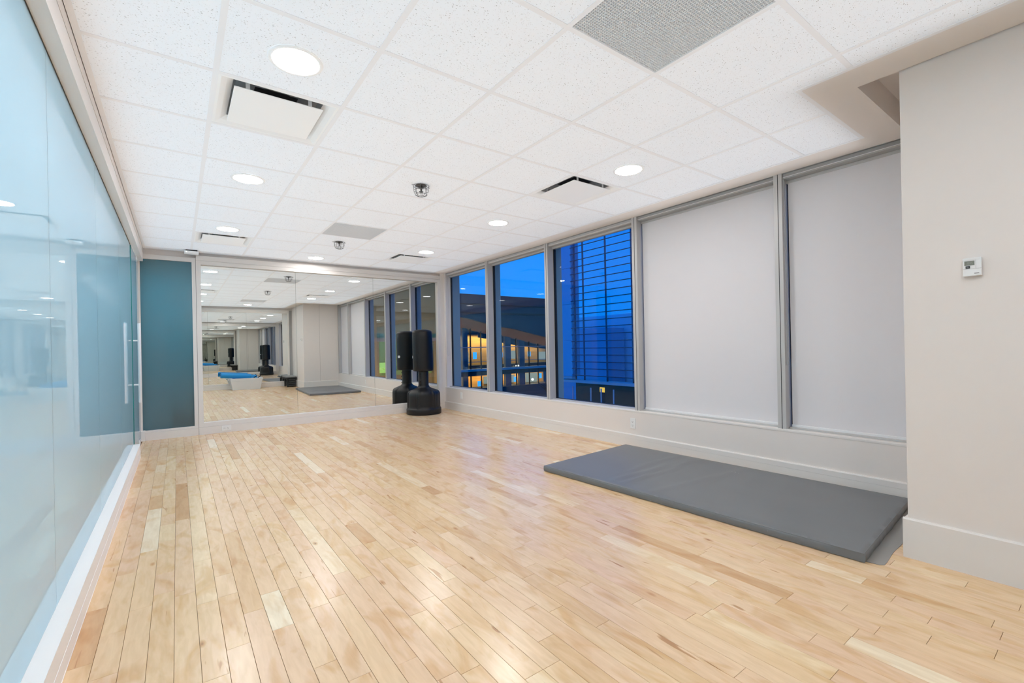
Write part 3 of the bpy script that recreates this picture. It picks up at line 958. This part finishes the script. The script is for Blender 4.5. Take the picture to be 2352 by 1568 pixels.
# ================================================================== PUNCHING BAG
cx, cy = 3.452, 7.305
t = thing('punching_bag', 'black freestanding punching bag on a rounded base in the mirror corner', 'punching bag', (cx, cy, 0))
t.rotation_euler = (0, 0, 0)
def lob(r, z, a):
    if z < 0.10 or z > 0.43: return r
    k = (a * 6 / (2 * math.pi) + 0.25) % 1.0
    e_ = min(k, 1 - k)
    w = 0.07 if z < 0.36 else 0.07 + 0.6 * (z - 0.36)
    g_ = min(1, max(0, (e_ - w) / 0.03))
    dep = 0.017 * min(1, (z - 0.10) / 0.02) * min(1, max(0, (0.43 - z) / 0.03))
    return r - dep * g_
prof = [(0.270, 0.0), (0.294, 0.004), (0.298, 0.012), (0.298, 0.085), (0.293, 0.098), (0.288, 0.104), (0.286, 0.118), (0.286, 0.145), (0.286, 0.20), (0.286, 0.27), (0.285, 0.33),
        (0.280, 0.358), (0.266, 0.382), (0.240, 0.401), (0.205, 0.416), (0.165, 0.431), (0.132, 0.445), (0.108, 0.458), (0.098, 0.470), (0.094, 0.485)]
MB().lathe(prof, cx, cy, 144, lob).build('base', M['blackp'], t, smooth=45)
pole = MB().lathe([(0.088, 0.455), (0.088, 0.76)], cx, cy, 40).build('pole', M['blackm'], t, smooth=True)
for z in (0.505, 0.555, 0.62, 0.69):
    a = math.radians(205)
    MB().tube([(cx + 0.086 * math.cos(a), cy + 0.086 * math.sin(a), z), (cx + 0.100 * math.cos(a), cy + 0.100 * math.sin(a), z)], 0.012, 12).build('height_pin', M['blackm'], pole, smooth=True)
def wob(r, z, a):
    return r * (1 + 0.006 * math.sin(3 * a + z * 9) + 0.004 * math.sin(7 * a - z * 14))
tilt = 0.012
bagp = [(0.10, 0.738), (0.150, 0.736), (0.166, 0.742), (0.174, 0.758), (0.175, 0.80), (0.176, 0.95), (0.175, 1.15), (0.173, 1.32), (0.170, 1.395), (0.166, 1.408), (0.168, 1.414), (0.160, 1.430), (0.135, 1.445), (0.09, 1.455), (0.04, 1.458)]
bag = MB().lathe(bagp, cx, cy, 48, wob)
bag.v = [(x_ - tilt * (z_ - 0.74), y_, z_) for x_, y_, z_ in bag.v]
bg_ = bag.build('bag', M['black'], t, smooth=35)
m = MB()
m.tube([(cx - tilt * 0.668 + 0.168 * math.cos(2 * math.pi * k / 40), cy + 0.168 * math.sin(2 * math.pi * k / 40), 1.408) for k in range(40)], 0.0035, 6, closed=True)
m.build('top_seam', M['black'], bg_, smooth=True)
aw = math.atan2(-0.9, -0.43)                    # towards the camera
a = aw + math.radians(-30)
m = MB()
for k in (-1, 1):
    aa = a + math.radians(4) * k
    m.tube([(cx + 0.176 * math.cos(aa) - tilt * (z - 0.74), cy + 0.176 * math.sin(aa), z) for z in (0.75, 0.9, 1.05, 1.2, 1.39)], 0.0014, 5)
m.build('side_seam', M['black'], bg_)
a = aw - math.radians(83)
v = []
for dz in (-0.030, 0.030):
    for da in (-9, -3, 3, 9):
        for rr in (0.1755, 0.179):
            aa = a + math.radians(da)
            v.append((cx + rr * math.cos(aa) - tilt * 0.24, cy + rr * math.sin(aa), 0.985 + dz * (1.0 - abs(da) / 14)))
f = []
for q in range(3):
    i0 = q * 2
    f += [(i0 + 1, i0 + 3, 8 + i0 + 3, 8 + i0 + 1), (i0, 8 + i0, 8 + i0 + 2, i0 + 2), (i0, i0 + 2, i0 + 3, i0 + 1), (8 + i0, 8 + i0 + 1, 8 + i0 + 3, 8 + i0 + 2)]
f += [(0, 1, 9, 8), (6, 14, 15, 7)]
MB().add(v, f).build('white_patch', M['white'], bg_)

# ================================================================== THINGS AT THE REAR WALL (seen in the mirror)
t = thing('storage_tote', 'grey plastic storage tote filled with blue foam, against the rear mirror', 'storage tote', (1.67, -0.62, 0))
def tray(m, x0, x1, y0, y1, z0, z1, tap, th):
    o = [(x0 + tap, y0 + tap, z0), (x1 - tap, y0 + tap, z0), (x1 - tap, y1 - tap, z0), (x0 + tap, y1 - tap, z0), (x0, y0, z1), (x1, y0, z1), (x1, y1, z1), (x0, y1, z1)]
    i = [(x0 + tap + th, y0 + tap + th, z0 + th), (x1 - tap - th, y0 + tap + th, z0 + th), (x1 - tap - th, y1 - tap - th, z0 + th), (x0 + tap + th, y1 - tap - th, z0 + th),
         (x0 + th, y0 + th, z1), (x1 - th, y0 + th, z1), (x1 - th, y1 - th, z1), (x0 + th, y1 - th, z1)]
    f = [(3, 2, 1, 0), (8, 9, 10, 11)]
    for q in range(4):
        r = (q + 1) % 4
        f += [(q, r, 4 + r, 4 + q), (8 + r, 8 + q, 12 + q, 12 + r), (4 + q, 4 + r, 12 + r, 12 + q)]
    m.add(o + i, f)
m = MB(); tray(m, 1.26, 2.08, -0.90, -0.36, 0.0, 0.27, 0.05, 0.006)
m.build('tub', M['tub'], t, bevel=0.004)
m = MB(); tray(m, 1.245, 2.095, -0.915, -0.345, 0.262, 0.345, 0.012, 0.012)
m.build('rim', M['tub'], t, bevel=0.003)
for xx in (1.235, 2.105):
    m = MB().tube([(xx, -0.72, 0.315), (xx + (0.02 if xx > 2 else -0.02), -0.70, 0.285), (xx + (0.02 if xx > 2 else -0.02), -0.56, 0.285), (xx, -0.54, 0.315)], 0.009, 8)
    m.build('handle', M['tub'], t, smooth=True)
def roller(p0, p1, r, matn, label):
    p0, p1 = Vector(p0), Vector(p1)
    t_ = thing('foam_roller', label, 'foam roller', tuple((p0 + p1) / 2), 'foam rollers in the tote')
    d_ = (p1 - p0).normalized()
    MB().tube([p0, p0 + d_ * 0.006, p1 - d_ * 0.006, p1], [r - 0.006, r, r, r - 0.006], 24).build('foam_body', M[matn], t_, smooth=True)
    for e_, s_ in ((p0, -1), (p1, 1)):
        MB().tube([e_ + d_ * s_ * 0.0002, e_ + d_ * s_ * 0.0015], r * 0.35, 16).build('end_core', M['foamd'], t_)
roller((1.02, -0.47, 0.45), (1.80, -0.58, 0.385), 0.075, 'foam', 'long bright blue foam roller poking out of the grey tote')
roller((1.36, -0.72, 0.30), (1.44, -0.60, 0.33), 0.05, 'foamd', 'short deep blue foam roller slanting inside the tote end')
roller((1.52, -0.70, 0.31), (1.99, -0.70, 0.31), 0.05, 'foam', 'low blue foam roller lying flat along the tote')
roller((1.48, -0.80, 0.37), (1.99, -0.82, 0.36), 0.05, 'foam', 'blue foam roller at the mirror side of the tote')
for k, xx in enumerate((1.90, 2.01)):
    t_ = thing('resistance_handle', ('short black grip sticking up at the tote middle' if k == 0 else 'short black grip leaning on the tote corner'), 'grip', (xx, -0.5, 0.36), 'black grips in the tote')
    MB().tube([(xx - 0.03, -0.50, 0.34), (xx + 0.05, -0.47, 0.40)], 0.014, 12).build('grip', M['black'], t_, smooth=True)
    MB().tube([(xx - 0.05, -0.508, 0.325), (xx - 0.031, -0.5005, 0.3395)], 0.006, 8).build('strap_stub', M['step'], t_)
t = thing('step_bench', 'black aerobic step stack with a grey top against the rear wall', 'step bench', (3.0, -0.55, 0))
MB().box(2.72, 3.02, -0.92, -0.30, 0.30, 0.345).build('deck', M['steptop'], t, bevel=0.012)
MB().box(2.705, 3.03, -0.935, -0.285, 0.270, 0.302).build('deck_rim', M['step'], t, bevel=0.008)
for k in range(4):
    MB().box(2.80, 3.01, -0.90, -0.32, 0.02 + k * 0.062, 0.076 + k * 0.062).build('riser', M['step'], t, bevel=0.008)
for yy in (-0.86, -0.40):
    MB().tube([(2.79, yy, 0.0), (2.79, yy, 0.27)], 0.022, 10).build('foot', M['step'], t, smooth=True)

# ================================================================== OUTSIDE
M['fascia'] = mat('dark_fascia', lin(38, 52, 66), 0.7, var=0.25, bscale=0.6)
M['soffit'] = mat('timber_soffit', lin(150, 112, 88), 0.7)
M['amber'] = mat('amber_timber', lin(206, 156, 78), 0.6, var=0.45, bscale=3)
_t = M['amber'].node_tree
_mp = _t.nodes.new('ShaderNodeMapping'); _mp.inputs['Scale'].default_value = (0.25, 0.25, 3.0)
_n = [q for q in _t.nodes if q.type == 'TEX_NOISE'][0]; _c = [q for q in _t.nodes if q.type == 'TEX_COORD'][0]
_t.links.new(_c.outputs['Object'], _mp.inputs['Vector']); _t.links.new(_mp.outputs[0], _n.inputs['Vector'])
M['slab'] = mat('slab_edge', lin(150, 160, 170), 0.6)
M['slabd'] = mat('dark_slab', lin(46, 56, 62), 0.8)  # one even dark grey for beam, bulkhead and sign
M['conc'] = mat('grey_column', lin(86, 96, 108), 0.7)
M['mulb'] = mat('black_mullion', lin(18, 20, 24), 0.6)
M['screen'] = emit('lit_screen', (0.05, 0.45, 1.0, 1), 1.1)
M['litw'] = emit('lit_room', (0.55, 0.62, 0.55, 1), 0.45)
M['bulb'] = emit('lamp_glow', (0.95, 1.0, 0.9, 1), 6)
M['street'] = mat('dark_ground', lin(44, 46, 52), 0.9)
M['fglass'] = glass_mat('facade_glass', (0.88, 0.93, 0.95, 1), 1.35)
M['lglass'] = None
M['lrail'] = mat('louvre_rail', lin(40, 52, 74), 0.5)
M['lframe'] = mat('louvre_pale_frame', lin(160, 170, 184), 0.5)
M['panel'] = mat('pale_blue_panel', lin(70, 165, 205), 0.35)
M['mass'] = mat('blue_building_mass', lin(190, 225, 240), 0.4)
M['brownw'] = mat('brown_boards', lin(92, 70, 56), 0.8)
M['brownf'] = mat('brown_facade', lin(150, 112, 48), 0.7, var=0.2, bscale=1.2)
M['yellow'] = emit('yellow_sign', (0.9, 0.6, 0.08, 1), 0.8)
M['greenlit'] = emit('green_lit_room', (0.16, 0.24, 0.03, 1), 0.6)
M['greenb'] = emit('bright_green_room', (0.40, 0.75, 0.15, 1), 0.9)
M['bark'] = mat('bark', lin(40, 34, 32), 0.9)

def louvre_glass():
    m, t_, b = new_mat('louvre_glass')
    out = t_.nodes['Material Output']
    b.inputs['Base Color'].default_value = lin(150, 170, 190)
    b.inputs['Roughness'].default_value = 0.12
    tr = t_.nodes.new('ShaderNodeBsdfTransparent')
    tr.inputs[0].default_value = (0.85, 0.93, 1, 1)
    mx = t_.nodes.new('ShaderNodeMixShader'); mx.inputs[0].default_value = 0.88
    t_.links.new(b.outputs[0], mx.inputs[1]); t_.links.new(tr.outputs[0], mx.inputs[2])
    t_.links.new(mx.outputs[0], out.inputs[0])
    return m
M['lglass'] = louvre_glass()

gnd = sbuild(MB().box(4.6, 90, -60, 90, -3.1, -2.9), 'ground', M['street'])

# louvred building across the yard
LX = 9.0
t = thing('louvred_facade', 'blue louvred glass facade with thin dark rails outside the third window', 'building', (LX, 7, -2.9))
for k in range(26):
    z = 0.30 + 0.1875 * k
    v = [(LX - 0.045, 4.44, z), (LX - 0.035, 4.44, z), (LX + 0.035, 4.44, z + 0.185), (LX + 0.025, 4.44, z + 0.185)]
    v += [(p[0], 9.283, p[2]) for p in v]
    bl = MB().add(v, [(0, 1, 2, 3), (7, 6, 5, 4), (0, 4, 5, 1), (1, 5, 6, 2), (2, 6, 7, 3), (3, 7, 4, 0)]).build('louvre_blade', M['lglass'], t)
    MB().box(LX - 0.062, LX - 0.042, 4.44, 9.32, z - 0.011, z + 0.010).build('blade_rail', M['lrail'], bl)
for y in (9.27, 8.94, 8.117, 7.268, 6.36, 5.46, 4.45):
    MB().box(LX + 0.045, LX + 0.075, y - 0.018, y + 0.018, 0.17, 5.3).build('louvre_post', M['lrail'], t)
for k in range(5):
    MB().box(LX - 0.05, LX + 0.25, 9.30, 9.75, 0.26 + k * 1.02, 0.26 + k * 1.02 + 1.012).build('edge_panel', M['panel'], t)
MB().box(LX - 0.12, LX + 0.25, 4.3, 9.8, 0.10, 0.165).build('base_beam', M['lframe'], t)
MB().box(LX - 0.10, LX + 0.1, 9.28, 9.78, 0.20, 0.255).build('base_beam', M['lframe'], t)
MB().box(LX + 0.6, LX + 0.9, 2.5, 9.85, -2.9, 0.1).build('lower_wall', M['brownw'], t)
MB().box(LX + 3.6, LX + 9, 3.0, 14.2, -2.9, 2.2).build('rear_block', M['mass'], t)
MB().box(LX + 2.6, LX + 3.5, 10.4, 12.6, -2.9, 1.7).build('stair_core', M['panel'], t)
for y in (9.55, 8.75, 8.1, 7.75, 7.35):
    MB().box(LX - 0.6, LX - 0.57, y - 0.012, y + 0.012, -1.6, 0.05).build('fence_post', M['lframe'], t)
ts = thing('yellow_sign', 'small lit yellow sign below the blue louvres', 'sign', (LX - 0.4, 7.86, -0.05))
MB().box(LX - 0.42, LX - 0.40, 7.80, 7.95, -0.06, 0.06).build('sign_face', M['yellow'], ts)
MB().box(LX - 0.40, LX - 0.385, 7.81, 7.94, -2.9, 0.055).build('sign_back', M['mulb'], ts)

# building with lit interior
BY = 30.0
t = thing('campus_building', 'dark-roofed building with amber lit interior seen through the two far windows', 'building', (22, BY, -2.9))
ex = [11.0, 14.0, 17.07, 19.5, 21.2, 23.4, 25.6, 26.4]
ez = [3.9, 3.62, 3.23, 2.70, 2.50, 2.05, 1.62, 1.48]
m = MB()
top = [(11.0, 4.98), (17, 4.98), (22.5, 4.93), (24.0, 5.0), (26.4, 5.03)]
poly = [(x_, z_) for x_, z_ in zip(ex, ez)] + top[::-1]
m.prism(poly, 'y', BY - 1.6, BY - 1.2)
m.build('roof_fascia', M['fascia'], t)
m = MB()
for k in range(len(ex) - 1):
    v = [(ex[k], BY - 1.3, ez[k]), (ex[k + 1], BY - 1.3, ez[k + 1]), (ex[k + 1], BY + 0.1, ez[k + 1] - 0.52), (ex[k], BY + 0.1, ez[k] - 0.52)]
    v += [(a, b_, c + 0.06) for a, b_, c in v]
    m.add(v, [(0, 1, 2, 3), (7, 6, 5, 4), (0, 4, 5, 1), (1, 5, 6, 2), (2, 6, 7, 3), (3, 7, 4, 0)])
m.build('eave_soffit', M['soffit'], t)
MB().box(11, 26.4, BY - 0.2, BY + 6, 5.0, 5.2).build('roof_deck', M['fascia'], t)
for zz0, zz1 in ((3.6, 3.72), (4.25, 4.33)):
    MB().box(11, 26.4, BY - 1.66, BY - 1.6, zz0, zz1).build('fascia_joint', M['mulb'], t)
MB().box(11, 26.4, BY - 0.35, BY + 4, -0.72, -0.55).build('floor_slab', M['slab'], t)
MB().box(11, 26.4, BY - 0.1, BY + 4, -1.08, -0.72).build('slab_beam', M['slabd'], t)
MB().box(11, 26.4, BY - 0.15, BY - 0.05, 1.09, 1.15).build('transom', M['slab'], t)
MB().box(11, 26.4, BY - 0.3, BY + 4, -2.9, -2.05).build('plinth', M['fascia'], t)
MB().box(11, 29.5, BY + 1.5, BY + 1.7, -0.55, 2.3).build('upper_timber_wall', M['amber'], t)
MB().box(11, 29.5, BY + 1.5, BY + 1.7, 2.3, 5.0).build('clerestory_wall', M['soffit'], t)
MB().box(11, 26.4, BY + 1.2, BY + 1.4, -2.05, -1.08).build('lower_timber_wall', M['amber'], t)
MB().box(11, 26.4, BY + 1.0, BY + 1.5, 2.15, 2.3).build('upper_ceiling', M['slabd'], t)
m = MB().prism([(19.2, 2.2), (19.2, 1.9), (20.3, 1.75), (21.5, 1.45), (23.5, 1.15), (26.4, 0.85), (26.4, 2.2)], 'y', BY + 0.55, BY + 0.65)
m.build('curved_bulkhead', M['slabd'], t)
for x0, x1 in ((17.45, 17.9), (21.42, 21.98), (22.85, 23.4), (13.5, 14.0)):
    MB().box(x0, x1, BY + 0.02, BY + 0.3, -2.05, 2.6).build('column', M['conc'], t)
for x_ in (12.2, 13.3, 14.3, 15.3, 16.2, 17.15, 18.09, 19.03, 20.0, 21.0, 22.45, 23.8, 24.77, 25.7):
    MB().box(x_ - 0.03, x_ + 0.03, BY - 0.12, BY, -2.05, 2.9).build('facade_mullion', M['mulb'], t)
MB().box(11, 26.4, BY - 0.06, BY - 0.04, -0.55, 2.4).build('facade_glass', M['fglass'], t)
MB().box(11, 26.4, BY - 0.06, BY - 0.04, -2.05, -1.08).build('facade_glass', M['fglass'], t)
MB().box(11, 26.4, BY + 0.45, BY + 0.49, -0.05, 0.0).build('guard_rail', M['slab'], t)
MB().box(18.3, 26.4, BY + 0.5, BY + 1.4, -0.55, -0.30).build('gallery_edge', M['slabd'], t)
for x0, z0, w_, h_ in ((18.58, 0.22, 0.32, 0.52), (21.12, 0.27, 0.27, 0.40), (24.02, 0.26, 0.28, 0.42)):
    MB().box(x0, x0 + w_, BY + 0.35, BY + 0.4, z0, z0 + h_).build('lit_screen', M['screen'], t)
for x0, z0 in ((18.95, -1.95), (22.5, -1.80), (25.2, -1.65)):
    MB().box(x0, x0 + 0.28, BY + 0.35, BY + 0.4, z0, z0 + 0.42).build('lit_screen', M['screen'], t)
for x0, x1, z0, z1 in ((17.4, 18.6, -0.2, 0.75), (22.5, 23.3, 0.1, 0.78), (25.7, 26.9, -0.1, 0.62), (20.0, 20.7, -1.85, -1.25), (22.6, 23.1, -1.9, -1.25), (24.3, 25.6, -2.0, -1.2)):
    MB().box(x0, x1, BY + 1.1, BY + 1.15, z0, z1).build('lit_room', M['litw'], t)
for x_, y_, z_, r_ in ((24.5, 0.4, -1.72, 0.10), (22.3, -0.2, -0.45, 0.04), (22.55, -0.2, -0.44, 0.05), (17.3, 0.3, -1.3, 0.05), (19.9, 0.3, -0.3, 0.035)):
    MB().lathe([(0.3 * r_, z_ - r_), (0.85 * r_, z_ - 0.5 * r_), (r_, z_), (0.85 * r_, z_ + 0.5 * r_), (0.3 * r_, z_ + r_)], x_, BY + y_, 10).build('lamp', M['bulb'], t)
MB().box(19.4, 20.3, BY - 0.3, BY - 0.28, -0.9, -0.6).build('dark_sign', M['slabd'], t)
def area(name, loc, sx, sy, power, col, parent):
    L_ = bpy.data.lights.new(name, 'AREA'); L_.shape = 'RECTANGLE'; L_.size = sx; L_.size_y = sy
    L_.energy = power; L_.color = col
    o = bpy.data.objects.new(name, L_); COL.objects.link(o)
    o.location = Vector(loc) - wloc(parent); o.parent = parent
    return o
area('upper_cove_lamp', (18.7, BY + 0.95, 2.1), 15, 0.3, 420, (1.0, 0.78, 0.42), t)
area('lower_cove_lamp', (18.7, BY + 0.75, -1.1), 15, 0.4, 220, (1.0, 0.66, 0.30), t)
o = area('eave_uplamp', (19, BY - 0.6, 0.2), 14, 0.3, 24, (1.0, 0.62, 0.36), t); o.rotation_euler = (math.pi, 0, 0)

# bare tree
t = thing('bare_tree', 'leafless dark tree in front of the lit building', 'tree', (19.8, 23.0, -2.9))
m = MB().tube([(19.8, 23, -2.9), (19.78, 23, -2.1), (19.7, 23.05, -1.6)], [0.07, 0.055, 0.04], 8)
m.build('trunk', M['bark'], t, smooth=True)
random.seed(11)
m = MB()
for k in range(9):
    a = random.uniform(0, 6.28); l = random.uniform(0.5, 1.0)
    p0 = Vector((19.74, 23.02, -1.95 + 0.05 * k))
    p1 = p0 + Vector((math.cos(a) * l * 0.6, math.sin(a) * l * 0.5, l * 0.55)); p2 = p1 + Vector((math.cos(a) * 0.25, 0, 0.2))
    m.tube([p0, (p0 + p1) / 2 + Vector((0, 0, 0.1)), p1, p2], [0.03, 0.022, 0.014, 0.006], 6)
m.build('branches', M['bark'], t, smooth=True)

# building behind, seen only in the mirror
RY = -9.5
t = thing('timber_building', 'brown timber building with green lit lower rooms, seen in the mirror', 'building', (11, RY, -2.9))
MB().box(5.2, 20, RY - 1.5, RY, 1.6, 8.0).build('upper_facade', M['brownf'], t)
for k in range(9):
    x_ = 5.2 + k * 1.8
    MB().box(x_, x_ + 0.25, RY - 0.3, RY + 0.06, -2.9, 1.6).build('pier', M['brownf'], t)
MB().box(5.2, 20, RY - 0.9, RY - 0.8, -0.4, 1.6).build('green_room', M['greenlit'], t)
MB().box(5.2, 20, RY - 0.9, RY - 0.8, -2.9, -0.4).build('lower_facade', M['brownf'], t)
for k in range(8):
    x_ = 5.7 + k * 1.8
    MB().box(x_, x_ + 0.9, RY - 0.78, RY - 0.74, -0.25, 0.35).build('lit_window', M['greenb'], t)
MB().box(5.2, 20, RY - 0.3, RY + 0.3, 1.55, 1.75).build('ledge', M['soffit'], t)
a_ = area('added_facade_fill', (11, RY + 4, -1.5), 10, 0.6, 230, (1.0, 0.74, 0.20), t)  # unseen warm light added to brighten the brown facade
a_.rotation_euler = (math.radians(-100), 0, 0)
